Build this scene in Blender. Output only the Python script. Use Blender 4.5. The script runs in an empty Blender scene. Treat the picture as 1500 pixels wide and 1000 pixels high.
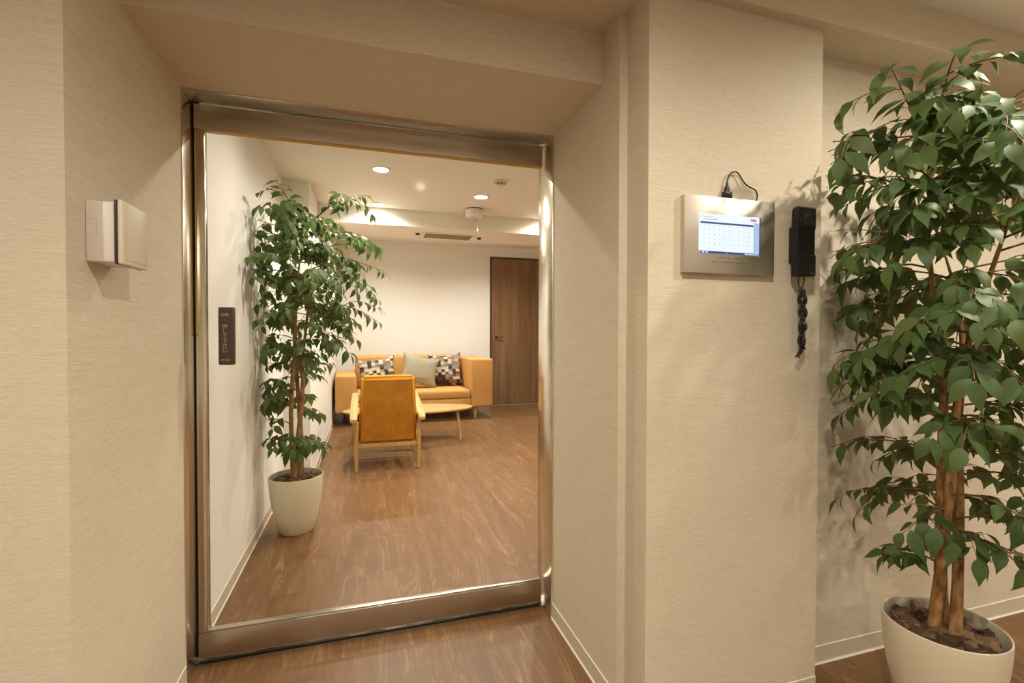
import bpy, bmesh, math, random
from mathutils import Vector, Matrix, Euler

# ---------------------------------------------------------------- camera, light, exposure
scene = bpy.context.scene
COL = scene.collection
cam_data = bpy.data.cameras.new('camera')
cam_data.sensor_width = 36.0
cam_data.lens = 703.2 / 1500 * 36.0
cam_data.clip_start = 0.02
cam = bpy.data.objects.new('camera', cam_data)
COL.objects.link(cam)
YAW, PITCH, ROLL = 0.2962, 0.0171, -0.0022
Rv = Vector((math.cos(YAW), -math.sin(YAW), 0)); Fv = Vector((math.sin(YAW), math.cos(YAW), 0)); Uv = Vector((0, 0, 1))
Fv, Uv = Fv * math.cos(PITCH) - Uv * math.sin(PITCH), Uv * math.cos(PITCH) + Fv * math.sin(PITCH)
Rv, Uv = Rv * math.cos(ROLL) - Uv * math.sin(ROLL), Rv * math.sin(ROLL) + Uv * math.cos(ROLL)
M = Matrix((Rv, Uv, -Fv)).transposed().to_4x4()
M.translation = (0, 0, 1.2)
cam.matrix_world = M
scene.camera = cam

world = bpy.data.worlds.new('world'); scene.world = world
world.use_nodes = True
world.node_tree.nodes['Background'].inputs[0].default_value = (0.9, 0.8, 0.65, 1)
world.node_tree.nodes['Background'].inputs[1].default_value = 0.02

scene.view_settings.view_transform = 'Standard'
scene.view_settings.look = 'None'
scene.view_settings.exposure = 1.0
scene.view_settings.gamma = 1.0
scene.view_settings.use_curve_mapping = False

WARM = (1.0, 0.915, 0.775)
INSIDE_W = 48.0
REAR_W = 98.0
LOBBY_W = 54.0
LOBBY_REAR_W = 42.0

# ---------------------------------------------------------------- key dimensions (metres)
XL, XR = -0.589, 0.751           # recess side walls
Y_FRAME = 1.87                   # front of the steel door frame
Y_LEAF = 1.97                    # front of the door leaf
Z_SOFFIT = 2.02
Z_BEAM = 2.185
Z_LOBBY = 2.325
Y_LWALL = 1.215                  # front wall left of the recess
Y_PANEL = 1.213
Y_BACK = 1.328                   # wall behind the big plant
Y_BEAMF = 1.178
Z_IN = 2.368                     # ceiling of the lounge
XW, XPIL, YPIL = -0.6035, -0.411, 4.016
Y_FAR = 7.69
YB0, YB1, ZB = 4.664, 5.27, 2.213
X_RIGHT = 4.2

random.seed(7)

# ---------------------------------------------------------------- node helpers
def mat(name):
    m = bpy.data.materials.new(name); m.use_nodes = True
    nt = m.node_tree
    return m, nt, nt.nodes['Principled BSDF']

def plain(name, col, rough=0.5, metal=0.0, spec=0.5):
    m, nt, b = mat(name)
    b.inputs['Base Color'].default_value = (*col, 1)
    b.inputs['Roughness'].default_value = rough
    b.inputs['Metallic'].default_value = metal
    b.inputs['Specular IOR Level'].default_value = spec
    n = nt.nodes.new('ShaderNodeTexNoise'); n.inputs['Scale'].default_value = 60
    tc = nt.nodes.new('ShaderNodeTexCoord'); nt.links.new(tc.outputs['Object'], n.inputs['Vector'])
    r = nt.nodes.new('ShaderNodeMapRange')
    r.inputs['To Min'].default_value = max(0, rough - 0.04); r.inputs['To Max'].default_value = min(1, rough + 0.04)
    nt.links.new(n.outputs['Fac'], r.inputs['Value']); nt.links.new(r.outputs[0], b.inputs['Roughness'])
    return m

def noise(nt, scale, vec=None, detail=4, rough=0.55, dist=0.0):
    n = nt.nodes.new('ShaderNodeTexNoise')
    n.inputs['Scale'].default_value = scale; n.inputs['Detail'].default_value = detail
    n.inputs['Roughness'].default_value = rough; n.inputs['Distortion'].default_value = dist
    if vec is not None: nt.links.new(vec, n.inputs['Vector'])
    return n

def mapping(nt, src, scale=(1, 1, 1), loc=(0, 0, 0), rot=(0, 0, 0)):
    mp = nt.nodes.new('ShaderNodeMapping')
    mp.inputs['Scale'].default_value = scale; mp.inputs['Location'].default_value = loc; mp.inputs['Rotation'].default_value = rot
    nt.links.new(src, mp.inputs['Vector']); return mp.outputs[0]

def ramp(nt, fac, stops):
    r = nt.nodes.new('ShaderNodeValToRGB')
    el = r.color_ramp.elements
    while len(el) < len(stops): el.new(0.5)
    for e, (p, c) in zip(el, stops): e.position = p; e.color = (*c, 1)
    nt.links.new(fac, r.inputs[0]); return r.outputs[0]

def mixc(nt, fac, a, b, mode='MIX'):
    m = nt.nodes.new('ShaderNodeMix'); m.data_type = 'RGBA'; m.blend_type = mode
    for s, v in ((m.inputs[0], fac), (m.inputs[6], a), (m.inputs[7], b)):
        if hasattr(v, 'node'): nt.links.new(v, s)
        elif isinstance(v, (int, float)): s.default_value = v
        else: s.default_value = (*v, 1)
    return m.outputs[2]

def bump(nt, bsdf, height, strength, dist=0.002):
    b = nt.nodes.new('ShaderNodeBump'); b.inputs['Strength'].default_value = strength; b.inputs['Distance'].default_value = dist
    nt.links.new(height, b.inputs['Height']); nt.links.new(b.outputs[0], bsdf.inputs['Normal'])

def wallpaper(name, c_lo, c_hi, relief):
    m, nt, b = mat(name)
    g = nt.nodes.new('ShaderNodeNewGeometry')
    sp = nt.nodes.new('ShaderNodeSeparateXYZ'); nt.links.new(g.outputs['Position'], sp.inputs[0])
    sn = nt.nodes.new('ShaderNodeSeparateXYZ'); nt.links.new(g.outputs['True Normal'], sn.inputs[0])
    ab = nt.nodes.new('ShaderNodeMath'); ab.operation = 'ABSOLUTE'; nt.links.new(sn.outputs['Z'], ab.inputs[0])
    my = nt.nodes.new('ShaderNodeMath'); my.operation = 'MULTIPLY_ADD'
    nt.links.new(sp.outputs['Y'], my.inputs[0]); nt.links.new(ab.outputs[0], my.inputs[1]); nt.links.new(sp.outputs['Z'], my.inputs[2])
    iv = nt.nodes.new('ShaderNodeMath'); iv.operation = 'SUBTRACT'; iv.inputs[0].default_value = 1.0; nt.links.new(ab.outputs[0], iv.inputs[1])
    yy = nt.nodes.new('ShaderNodeMath'); yy.operation = 'MULTIPLY'; nt.links.new(sp.outputs['Y'], yy.inputs[0]); nt.links.new(iv.outputs[0], yy.inputs[1])
    cb = nt.nodes.new('ShaderNodeCombineXYZ')
    nt.links.new(sp.outputs['X'], cb.inputs[0]); nt.links.new(yy.outputs[0], cb.inputs[1]); nt.links.new(my.outputs[0], cb.inputs[2])
    v = mapping(nt, cb.outputs[0], (9, 9, 420))
    n1 = noise(nt, 1.0, v, 6, 0.7)
    v2 = mapping(nt, cb.outputs[0], (60, 60, 900))
    n2 = noise(nt, 1.0, v2, 3, 0.6)
    mx = nt.nodes.new('ShaderNodeMath'); mx.operation = 'ADD'
    nt.links.new(n1.outputs['Fac'], mx.inputs[0]); nt.links.new(n2.outputs['Fac'], mx.inputs[1])
    hv = nt.nodes.new('ShaderNodeMath'); hv.operation = 'MULTIPLY'; hv.inputs[1].default_value = 0.5
    nt.links.new(mx.outputs[0], hv.inputs[0])
    col = ramp(nt, hv.outputs[0], [(0.32, c_lo), (0.62, c_hi)])
    nt.links.new(col, b.inputs['Base Color'])
    b.inputs['Roughness'].default_value = 0.62; b.inputs['Specular IOR Level'].default_value = 0.25
    bump(nt, b, hv.outputs[0], relief, 0.0015)
    return m

M_PAPER = wallpaper('lobby_wallpaper', (0.54, 0.465, 0.345), (0.75, 0.675, 0.535), 0.4)
M_WHITE = wallpaper('lounge_wallpaper', (0.83, 0.81, 0.76), (0.87, 0.85, 0.80), 0.12)
M_CEIL = plain('ceiling_paint', (0.87, 0.845, 0.78), 0.75, spec=0.2)
M_BASE = plain('vinyl_baseboard', (0.62, 0.56, 0.43), 0.4)
M_BASE_TOE = plain('baseboard_toe', (0.80, 0.75, 0.63), 0.35)

def wood_floor():
    m, nt, b = mat('walnut_vinyl_plank')
    g = nt.nodes.new('ShaderNodeNewGeometry'); oi = nt.nodes.new('ShaderNodeObjectInfo')
    rnd = nt.nodes.new('ShaderNodeVectorMath'); rnd.operation = 'SCALE'
    cmb = nt.nodes.new('ShaderNodeCombineXYZ')
    for i in range(3): nt.links.new(oi.outputs['Random'], cmb.inputs[i])
    nt.links.new(cmb.outputs[0], rnd.inputs[0]); rnd.inputs['Scale'].default_value = 1.7
    ad = nt.nodes.new('ShaderNodeVectorMath'); ad.operation = 'ADD'
    nt.links.new(g.outputs['Position'], ad.inputs[0]); nt.links.new(rnd.outputs[0], ad.inputs[1])
    # cathedral figure: contour lines of a stretched noise field
    v = mapping(nt, ad.outputs[0], (6.5, 0.85, 1))
    n = noise(nt, 1.0, v, 2.2, 0.45, 0.5)
    mul = nt.nodes.new('ShaderNodeMath'); mul.operation = 'MULTIPLY'; mul.inputs[1].default_value = 24.0
    nt.links.new(n.outputs['Fac'], mul.inputs[0])
    fr = nt.nodes.new('ShaderNodeMath'); fr.operation = 'FRACT'; nt.links.new(mul.outputs[0], fr.inputs[0])
    lines = ramp(nt, fr.outputs[0], [(0.0, (1, 1, 1)), (0.22, (0.25, 0.25, 0.25)), (0.75, (0.05, 0.05, 0.05)), (1.0, (0.9, 0.9, 0.9))])
    v2 = mapping(nt, ad.outputs[0], (150, 5, 1)); fine = noise(nt, 1.0, v2, 4, 0.7)
    v3 = mapping(nt, ad.outputs[0], (3.0, 0.8, 1)); broad = noise(nt, 1.0, v3, 3, 0.5)
    base = ramp(nt, fine.outputs['Fac'], [(0.30, (0.100, 0.047, 0.017)), (0.70, (0.190, 0.098, 0.039))])
    base = mixc(nt, broad.outputs['Fac'], base, (0.165, 0.078, 0.029))
    gate = ramp(nt, noise(nt, 1.0, mapping(nt, ad.outputs[0], (20, 2.2, 1)), 3, 0.6).outputs['Fac'], [(0.42, (0, 0, 0)), (0.66, (0.75, 0.75, 0.75))])
    f = nt.nodes.new('ShaderNodeMath'); f.operation = 'MULTIPLY'
    nt.links.new(lines, f.inputs[0]); nt.links.new(gate, f.inputs[1])
    col = mixc(nt, f.outputs[0], base, (0.33, 0.195, 0.088))
    tint = nt.nodes.new('ShaderNodeHueSaturation'); nt.links.new(col, tint.inputs['Color'])
    mr = nt.nodes.new('ShaderNodeMapRange'); mr.inputs['To Min'].default_value = 0.93; mr.inputs['To Max'].default_value = 1.07
    nt.links.new(oi.outputs['Random'], mr.inputs['Value']); nt.links.new(mr.outputs[0], tint.inputs['Value'])
    nt.links.new(tint.outputs[0], b.inputs['Base Color'])
    b.inputs['Roughness'].default_value = 0.42; b.inputs['Specular IOR Level'].default_value = 0.4
    bump(nt, b, fine.outputs['Fac'], 0.12, 0.0008)
    return m
M_FLOOR = wood_floor()

def grain_wood(name, c0, c1, scale=(30, 30, 2.0), rough=0.45):
    m, nt, b = mat(name)
    tc = nt.nodes.new('ShaderNodeTexCoord')
    v = mapping(nt, tc.outputs['Object'], scale)
    n = noise(nt, 1.0, v, 5, 0.6, 0.3)
    n2 = noise(nt, 1.0, mapping(nt, tc.outputs['Object'], tuple(s * 0.22 for s in scale)), 2, 0.5)
    mx = nt.nodes.new('ShaderNodeMath'); mx.operation = 'ADD'
    nt.links.new(n.outputs['Fac'], mx.inputs[0]); nt.links.new(n2.outputs['Fac'], mx.inputs[1])
    hv = nt.nodes.new('ShaderNodeMath'); hv.operation = 'MULTIPLY'; hv.inputs[1].default_value = 0.5
    nt.links.new(mx.outputs[0], hv.inputs[0])
    nt.links.new(ramp(nt, hv.outputs[0], [(0.34, c0), (0.64, c1)]), b.inputs['Base Color'])
    b.inputs['Roughness'].default_value = rough
    bump(nt, b, n.outputs['Fac'], 0.06, 0.001)
    return m
M_DOORWOOD = grain_wood('walnut_door_veneer', (0.13, 0.066, 0.027), (0.27, 0.15, 0.068), (34, 34, 1.6), 0.45)
M_DOORTRIM = grain_wood('dark_door_trim', (0.05, 0.028, 0.016), (0.09, 0.05, 0.03), (40, 40, 2), 0.5)
M_OAK = grain_wood('light_oak', (0.42, 0.25, 0.075), (0.54, 0.34, 0.12), (40, 40, 5), 0.4)
M_OAKTOP = grain_wood('oak_table_top', (0.46, 0.265, 0.10), (0.58, 0.35, 0.14), (3, 40, 40), 0.35)
M_OAKDARK = grain_wood('mid_oak', (0.34, 0.19, 0.09), (0.45, 0.26, 0.12), (40, 40, 5), 0.45)

def steel(name, col, rough, scale):
    m, nt, b = mat(name)
    tc = nt.nodes.new('ShaderNodeTexCoord')
    n = noise(nt, 1.0, mapping(nt, tc.outputs['Object'], scale), 3, 0.6)
    mr = nt.nodes.new('ShaderNodeMapRange'); mr.inputs['To Min'].default_value = rough - 0.06; mr.inputs['To Max'].default_value = rough + 0.08
    nt.links.new(n.outputs['Fac'], mr.inputs['Value']); nt.links.new(mr.outputs[0], b.inputs['Roughness'])
    b.inputs['Base Color'].default_value = (*col, 1); b.inputs['Metallic'].default_value = 1.0
    return m
M_STEEL_V = steel('brushed_steel_jamb', (0.74, 0.70, 0.61), 0.21, (4, 4, 300))
M_STEEL_H = steel('brushed_steel_rail', (0.60, 0.56, 0.49), 0.28, (3, 200, 200))
M_STEEL_PANEL = steel('brushed_steel_plate', (0.66, 0.61, 0.53), 0.40, (200, 200, 4))

def scuffed_steel():
    m, nt, b = mat('scuffed_steel_kick_rail')
    g = nt.nodes.new('ShaderNodeNewGeometry')
    sep = nt.nodes.new('ShaderNodeSeparateXYZ'); nt.links.new(g.outputs['Position'], sep.inputs[0])
    n = noise(nt, 1.0, mapping(nt, g.outputs['Position'], (10, 10, 30)), 6, 0.7)
    # grime worn in along the foot of the rail, ragged upper edge
    a = nt.nodes.new('ShaderNodeMath'); a.operation = 'MULTIPLY'; a.inputs[1].default_value = 0.026
    nt.links.new(n.outputs['Fac'], a.inputs[0])
    s = nt.nodes.new('ShaderNodeMath'); s.operation = 'SUBTRACT'
    nt.links.new(sep.outputs['Z'], s.inputs[0]); nt.links.new(a.outputs[0], s.inputs[1])
    dirt = ramp(nt, s.outputs[0], [(0.0, (1, 1, 1)), (0.006, (0, 0, 0))])
    col = mixc(nt, dirt, (0.56, 0.50, 0.42), (0.035, 0.028, 0.02))
    nt.links.new(col, b.inputs['Base Color'])
    inv = nt.nodes.new('ShaderNodeMath'); inv.operation = 'SUBTRACT'; inv.inputs[0].default_value = 1.0
    nt.links.new(dirt, inv.inputs[1]); nt.links.new(inv.outputs[0], b.inputs['Metallic'])
    b.inputs['Roughness'].default_value = 0.32
    return m
M_KICK = scuffed_steel()

def glass():
    m, nt, b = mat('clear_glass'); nt.nodes.remove(b)
    out = nt.nodes['Material Output']
    t = nt.nodes.new('ShaderNodeBsdfTransparent'); t.inputs[0].default_value = (0.985, 0.99, 0.98, 1)
    gl = nt.nodes.new('ShaderNodeBsdfGlossy'); gl.inputs['Roughness'].default_value = 0.0
    fr = nt.nodes.new('ShaderNodeFresnel'); fr.inputs['IOR'].default_value = 1.45
    h = nt.nodes.new('ShaderNodeMath'); h.operation = 'MULTIPLY'; h.inputs[1].default_value = 0.03
    nt.links.new(fr.outputs[0], h.inputs[0])
    mx = nt.nodes.new('ShaderNodeMixShader')
    nt.links.new(h.outputs[0], mx.inputs[0]); nt.links.new(t.outputs[0], mx.inputs[1]); nt.links.new(gl.outputs[0], mx.inputs[2])
    nt.links.new(mx.outputs[0], out.inputs[0])
    return m
M_GLASS = glass()

def emit(name, col, strength, base=(0.02, 0.02, 0.02)):
    m, nt, b = mat(name)
    b.inputs['Base Color'].default_value = (*base, 1)
    b.inputs['Emission Color'].default_value = (*col, 1); b.inputs['Emission Strength'].default_value = strength
    return m
M_LAMP = emit('lamp_lens', (1.0, 0.93, 0.80), 14.0)

def fabric(name, c0, c1, scale=260, relief=0.3, rough=0.85):
    m, nt, b = mat(name)
    tc = nt.nodes.new('ShaderNodeTexCoord')
    n = noise(nt, scale, tc.outputs['Object'], 3, 0.6)
    n2 = noise(nt, 9, tc.outputs['Object'], 4, 0.6)
    mx = nt.nodes.new('ShaderNodeMath'); mx.operation = 'ADD'
    nt.links.new(n.outputs['Fac'], mx.inputs[0]); nt.links.new(n2.outputs['Fac'], mx.inputs[1])
    hv = nt.nodes.new('ShaderNodeMath'); hv.operation = 'MULTIPLY'; hv.inputs[1].default_value = 0.5
    nt.links.new(mx.outputs[0], hv.inputs[0])
    nt.links.new(ramp(nt, hv.outputs[0], [(0.35, c0), (0.65, c1)]), b.inputs['Base Color'])
    b.inputs['Roughness'].default_value = rough; b.inputs['Specular IOR Level'].default_value = 0.2
    bump(nt, b, n.outputs['Fac'], relief, 0.001)
    return m
M_SOFA = fabric('tan_sofa_cloth', (0.57, 0.30, 0.095), (0.63, 0.345, 0.12))
M_MUSTARD = fabric('mustard_tweed', (0.38, 0.155, 0.012), (0.60, 0.27, 0.034), 150, 0.5)
M_GREYCLOTH = fabric('grey_linen', (0.31, 0.28, 0.20), (0.37, 0.335, 0.25))

def patchwork():
    m, nt, b = mat('patchwork_cloth')
    tc = nt.nodes.new('ShaderNodeTexCoord')
    v = mapping(nt, tc.outputs['Object'], (19, 0.0, 26), (50.3, 0, 50.2))
    fl = nt.nodes.new('ShaderNodeVectorMath'); fl.operation = 'FLOOR'; nt.links.new(v, fl.inputs[0])
    wn = nt.nodes.new('ShaderNodeTexWhiteNoise'); wn.noise_dimensions = '3D'; nt.links.new(fl.outputs[0], wn.inputs[0])
    r = nt.nodes.new('ShaderNodeValToRGB'); r.color_ramp.interpolation = 'CONSTANT'
    cols = [(0.0, (0.52, 0.45, 0.34)), (0.20, (0.20, 0.16, 0.12)), (0.42, (0.13, 0.055, 0.03)), (0.60, (0.03, 0.026, 0.024)), (0.76, (0.27, 0.22, 0.17)), (0.92, (0.58, 0.52, 0.42))]
    el = r.color_ramp.elements
    while len(el) < len(cols): el.new(0.5)
    for e, (p, c) in zip(el, cols): e.position = p; e.color = (*c, 1)
    nt.links.new(wn.outputs['Value'], r.inputs[0]); nt.links.new(r.outputs[0], b.inputs['Base Color'])
    b.inputs['Roughness'].default_value = 0.85
    return m
M_PATCH = patchwork()

def leaf_mat():
    m, nt, b = mat('ficus_leaf')
    oi = nt.nodes.new('ShaderNodeObjectInfo'); g = nt.nodes.new('ShaderNodeNewGeometry')
    a = nt.nodes.new('ShaderNodeMath'); a.operation = 'ADD'
    nt.links.new(oi.outputs['Random'], a.inputs[0]); nt.links.new(g.outputs['Random Per Island'], a.inputs[1])
    f = nt.nodes.new('ShaderNodeMath'); f.operation = 'FRACT'; nt.links.new(a.outputs[0], f.inputs[0])
    c = ramp(nt, f.outputs[0], [(0.0, (0.045, 0.085, 0.026)), (0.45, (0.068, 0.118, 0.032)), (0.8, (0.105, 0.165, 0.045)), (1.0, (0.165, 0.215, 0.065))])
    n = noise(nt, 90, g.outputs['Position'], 3)
    c = mixc(nt, n.outputs['Fac'], c, (0.08, 0.13, 0.04))
    c2 = mixc(nt, g.outputs['Backfacing'], c, (0.19, 0.25, 0.10))
    nt.links.new(c2, b.inputs['Base Color'])
    b.inputs['Roughness'].default_value = 0.5; b.inputs['Specular IOR Level'].default_value = 0.32
    out = nt.nodes['Material Output']
    tr = nt.nodes.new('ShaderNodeBsdfTranslucent'); tr.inputs[0].default_value = (0.14, 0.23, 0.05, 1)
    mx = nt.nodes.new('ShaderNodeMixShader'); mx.inputs[0].default_value = 0.22
    nt.links.new(b.outputs[0], mx.inputs[1]); nt.links.new(tr.outputs[0], mx.inputs[2]); nt.links.new(mx.outputs[0], out.inputs[0])
    return m
M_LEAF = leaf_mat()

def bark(name, c0, c1):
    m, nt, b = mat(name)
    g = nt.nodes.new('ShaderNodeNewGeometry')
    n = noise(nt, 1.0, mapping(nt, g.outputs['Position'], (45, 45, 16)), 5, 0.65)
    nt.links.new(ramp(nt, n.outputs['Fac'], [(0.35, c0), (0.62, c1)]), b.inputs['Base Color'])
    b.inputs['Roughness'].default_value = 0.6; bump(nt, b, n.outputs['Fac'], 0.4, 0.003)
    return m
M_BARK = bark('ficus_bark', (0.15, 0.065, 0.025), (0.50, 0.29, 0.11))
M_TWIG = bark('ficus_twig', (0.10, 0.045, 0.022), (0.26, 0.14, 0.07))

def chip_mat():
    m, nt, b = mat('bark_chip')
    oi = nt.nodes.new('ShaderNodeObjectInfo'); g = nt.nodes.new('ShaderNodeNewGeometry')
    n = noise(nt, 1.0, mapping(nt, g.outputs['Position'], (70, 70, 70)), 5, 0.6)
    a = nt.nodes.new('ShaderNodeMath'); a.operation = 'ADD'
    nt.links.new(oi.outputs['Random'], a.inputs[0]); nt.links.new(n.outputs['Fac'], a.inputs[1])
    h = nt.nodes.new('ShaderNodeMath'); h.operation = 'MULTIPLY'; h.inputs[1].default_value = 0.5; nt.links.new(a.outputs[0], h.inputs[0])
    nt.links.new(ramp(nt, h.outputs[0], [(0.2, (0.045, 0.022, 0.012)), (0.5, (0.115, 0.058, 0.03)), (0.8, (0.24, 0.135, 0.065))]), b.inputs['Base Color'])
    b.inputs['Roughness'].default_value = 0.75; bump(nt, b, n.outputs['Fac'], 0.5, 0.003)
    return m
M_CHIP = chip_mat()
M_POT = plain('cream_plastic_pot', (0.72, 0.66, 0.50), 0.30)
M_BLACK = plain('black_plastic', (0.012, 0.012, 0.012), 0.35)
M_BLACKSHINE = plain('black_gloss', (0.03, 0.03, 0.032), 0.2)
M_WHITEPL = plain('white_plastic', (0.78, 0.73, 0.68), 0.35)
M_CREAMPL = plain('cream_plastic', (0.72, 0.66, 0.52), 0.35)
M_GASKET = plain('dark_rubber', (0.03, 0.024, 0.02), 0.5)
M_SWITCH = plain('brown_switch_plastic', (0.085, 0.062, 0.042), 0.35)
M_INK = plain('pale_print', (0.52, 0.46, 0.36), 0.6)
M_INKDARK = plain('engraved_print', (0.16, 0.12, 0.09), 0.6)
M_YELLOW = plain('amber_brush_seal', (0.55, 0.32, 0.05), 0.5)
M_DARKGAP = plain('black_gap_seal', (0.02, 0.018, 0.015), 0.7)
M_HANDLE = plain('dark_lever_metal', (0.10, 0.085, 0.07), 0.3, 1.0)
M_SCREEN = emit('lit_screen_white', (0.80, 0.90, 1.0), 0.52)
M_SCREENBLUE = emit('lit_screen_blue', (0.05, 0.09, 0.32), 0.32)
M_SCREENPALE = emit('lit_screen_pale_blue', (0.55, 0.72, 0.98), 0.38)
M_SCREENORANGE = emit('lit_screen_orange', (0.85, 0.33, 0.22), 0.32)
M_SCREENGREY = emit('lit_screen_grey_text', (0.30, 0.34, 0.42), 0.32)

# ---------------------------------------------------------------- mesh helpers
def link(name, me, m=None, parent=None, smooth=False):
    if m is not None:
        if isinstance(m, (list, tuple)):
            for q in m: me.materials.append(q)
        else: me.materials.append(m)
    if smooth:
        for p in me.polygons: p.use_smooth = True
    o = bpy.data.objects.new(name, me); COL.objects.link(o)
    if parent is not None: o.parent = parent
    return o

def from_bm(name, bm, m=None, parent=None, smooth=False):
    bmesh.ops.recalc_face_normals(bm, faces=bm.faces[:])
    me = bpy.data.meshes.new(name); bm.to_mesh(me); bm.free()
    return link(name, me, m, parent, smooth)

def smooth_by_angle(o, ang=0.6):
    me = o.data
    for p in me.polygons: p.use_smooth = True
    try: me.set_sharp_from_angle(angle=ang)
    except Exception: pass
    return o

def add_box(bm, a, b, bev=0.0, seg=2, mi=0):
    r = bmesh.ops.create_cube(bm, size=1.0)
    vs = r['verts']
    for v in vs:
        v.co = Vector(((a[i] + b[i]) / 2 + v.co[i] * abs(b[i] - a[i]) for i in range(3)))
    fs = set(f for v in vs for f in v.link_faces)
    for f in fs: f.material_index = mi
    if bev > 0:
        es = list(set(e for v in vs for e in v.link_edges))
        bmesh.ops.bevel(bm, geom=es, offset=bev, segments=seg, affect='EDGES', profile=0.5)
    return vs

def box(name, a, b, m, parent=None, bev=0.0, seg=2):
    bm = bmesh.new(); add_box(bm, a, b, bev, seg)
    o = from_bm(name, bm, m, parent)
    if bev > 0: smooth_by_angle(o, 0.7)
    return o

def lathe_bm(bm, prof, seg=32, cx=0.0, cy=0.0, cap0=False, cap1=False):
    rings = []
    for r, z in prof:
        rings.append([bm.verts.new((cx + r * math.cos(2 * math.pi * i / seg), cy + r * math.sin(2 * math.pi * i / seg), z)) for i in range(seg)])
    for A, B in zip(rings, rings[1:]):
        for i in range(seg):
            bm.faces.new((A[i], A[(i + 1) % seg], B[(i + 1) % seg], B[i]))
    if cap0: bm.faces.new(rings[0][::-1])
    if cap1: bm.faces.new(rings[-1])

def lathe(name, prof, m, parent=None, seg=32, cap0=True, cap1=True, c=(0, 0)):
    bm = bmesh.new(); lathe_bm(bm, prof, seg, c[0], c[1], cap0, cap1)
    return smooth_by_angle(from_bm(name, bm, m, parent), 0.6)

def tube_bm(bm, pts, rad, seg=8, cap=True):
    pts = [Vector(p) for p in pts]
    n = len(pts)
    if not isinstance(rad, (list, tuple)): rad = [rad] * n
    rings = []; up = None
    for i, p in enumerate(pts):
        t = (pts[min(i + 1, n - 1)] - pts[max(i - 1, 0)])
        if t.length < 1e-9: t = Vector((0, 0, 1))
        t.normalize()
        if up is None:
            up = t.orthogonal().normalized()
        else:
            up = (up - t * up.dot(t))
            up = up.normalized() if up.length > 1e-6 else t.orthogonal().normalized()
        s = t.cross(up)
        rings.append([bm.verts.new(p + (up * math.cos(2 * math.pi * k / seg) + s * math.sin(2 * math.pi * k / seg)) * rad[i]) for k in range(seg)])
    for A, B in zip(rings, rings[1:]):
        for k in range(seg):
            bm.faces.new((A[k], A[(k + 1) % seg], B[(k + 1) % seg], B[k]))
    if cap:
        bm.faces.new(rings[0][::-1]); bm.faces.new(rings[-1])

def tube(name, pts, rad, m, parent=None, seg=8):
    bm = bmesh.new(); tube_bm(bm, pts, rad, seg)
    o = from_bm(name, bm, m, parent, True); return smooth_by_angle(o, 0.9)

def prism(name, poly, z0, z1, m, parent=None):
    """vertical prism over a plan polygon"""
    bm = bmesh.new()
    lo = [bm.verts.new((x, y, z0)) for x, y in poly]; hi = [bm.verts.new((x, y, z1)) for x, y in poly]
    n = len(poly)
    bm.faces.new(lo[::-1]); bm.faces.new(hi)
    for i in range(n): bm.faces.new((lo[i], lo[(i + 1) % n], hi[(i + 1) % n], hi[i]))
    return from_bm(name, bm, m, parent)

def extr_x(name, poly_yz, x0, x1, m, parent=None):
    bm = bmesh.new()
    a = [bm.verts.new((x0, y, z)) for y, z in poly_yz]; b = [bm.verts.new((x1, y, z)) for y, z in poly_yz]
    n = len(poly_yz); bm.faces.new(a[::-1]); bm.faces.new(b)
    for i in range(n): bm.faces.new((a[i], a[(i + 1) % n], b[(i + 1) % n], b[i]))
    return from_bm(name, bm, m, parent)

def empty(name, loc=(0, 0, 0), rz=0.0):
    o = bpy.data.objects.new(name, None); COL.objects.link(o)
    o.location = loc; o.rotation_euler = (0, 0, rz); o.empty_display_size = 0.1
    return o

def tag(o, label, cat, group=None):
    o['label'] = label; o['category'] = cat
    if group: o['group'] = group
    return o

def struct(o, label=None):
    o['kind'] = 'structure'
    if label: o['label'] = label
    return o

def text_mesh(name, body, size, m, parent, loc, rot=(math.pi / 2, 0, 0), align='CENTER', spacing=1.0, stretch=1.0, depth=0.0002):
    cu = bpy.data.curves.new(name, 'FONT'); cu.body = body; cu.size = size; cu.align_x = align; cu.align_y = 'CENTER'
    cu.space_line = spacing; cu.extrude = depth; cu.resolution_u = 3
    t = bpy.data.objects.new(name + '_tmp', cu); COL.objects.link(t)
    dg = bpy.context.evaluated_depsgraph_get()
    me = bpy.data.meshes.new_from_object(t.evaluated_get(dg))
    bpy.data.objects.remove(t); bpy.data.curves.remove(cu)
    me.materials.clear()
    o = link(name, me, m, parent)
    o.location = loc; o.rotation_euler = rot; o.scale = (stretch, 1, 1)
    return o

# ================================================================ THE SETTING
floor = struct(box('floor', (-3.0, -3.0, -0.12), (X_RIGHT, Y_FAR + 0.2, -0.0012), M_FLOOR), 'brown walnut patterned vinyl plank floor')
PW, PL = 0.15, 0.915
plank_meshes = {}
def plank(x, y0, y1):
    L = round(y1 - y0, 3)
    if L not in plank_meshes:
        bm = bmesh.new(); add_box(bm, (0.0002, 0.0002, -0.0022), (PW - 0.0002, L - 0.0002, 0.0), 0)
        for e in bm.edges: pass
        me = bpy.data.meshes.new('plank'); bm.to_mesh(me); bm.free(); me.materials.append(M_FLOOR)
        plank_meshes[L] = me
    o = bpy.data.objects.new('plank', plank_meshes[L]); COL.objects.link(o); o.parent = floor; o.location = (x, y0, 0)
random.seed(3)
def lay(xa, xb, ya, yb):
    k = 0; x = xa
    while x + PW <= xb + 1e-6:
        off = (k * 0.37) % 1.0 * PL; y = ya
        e = ya + (off if off > 0.2 else off + 0.3)
        while y < yb - 1e-6:
            e2 = min(e, yb); plank(x, y, e2); y = e2; e = e2 + PL
            if yb - e < 0.15: e = max(e, yb) if yb - e2 < PL + 0.15 else e
        x += PW; k += 1
lay(-0.589, 0.751 + 0.02, 0.95, 1.86)
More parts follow.
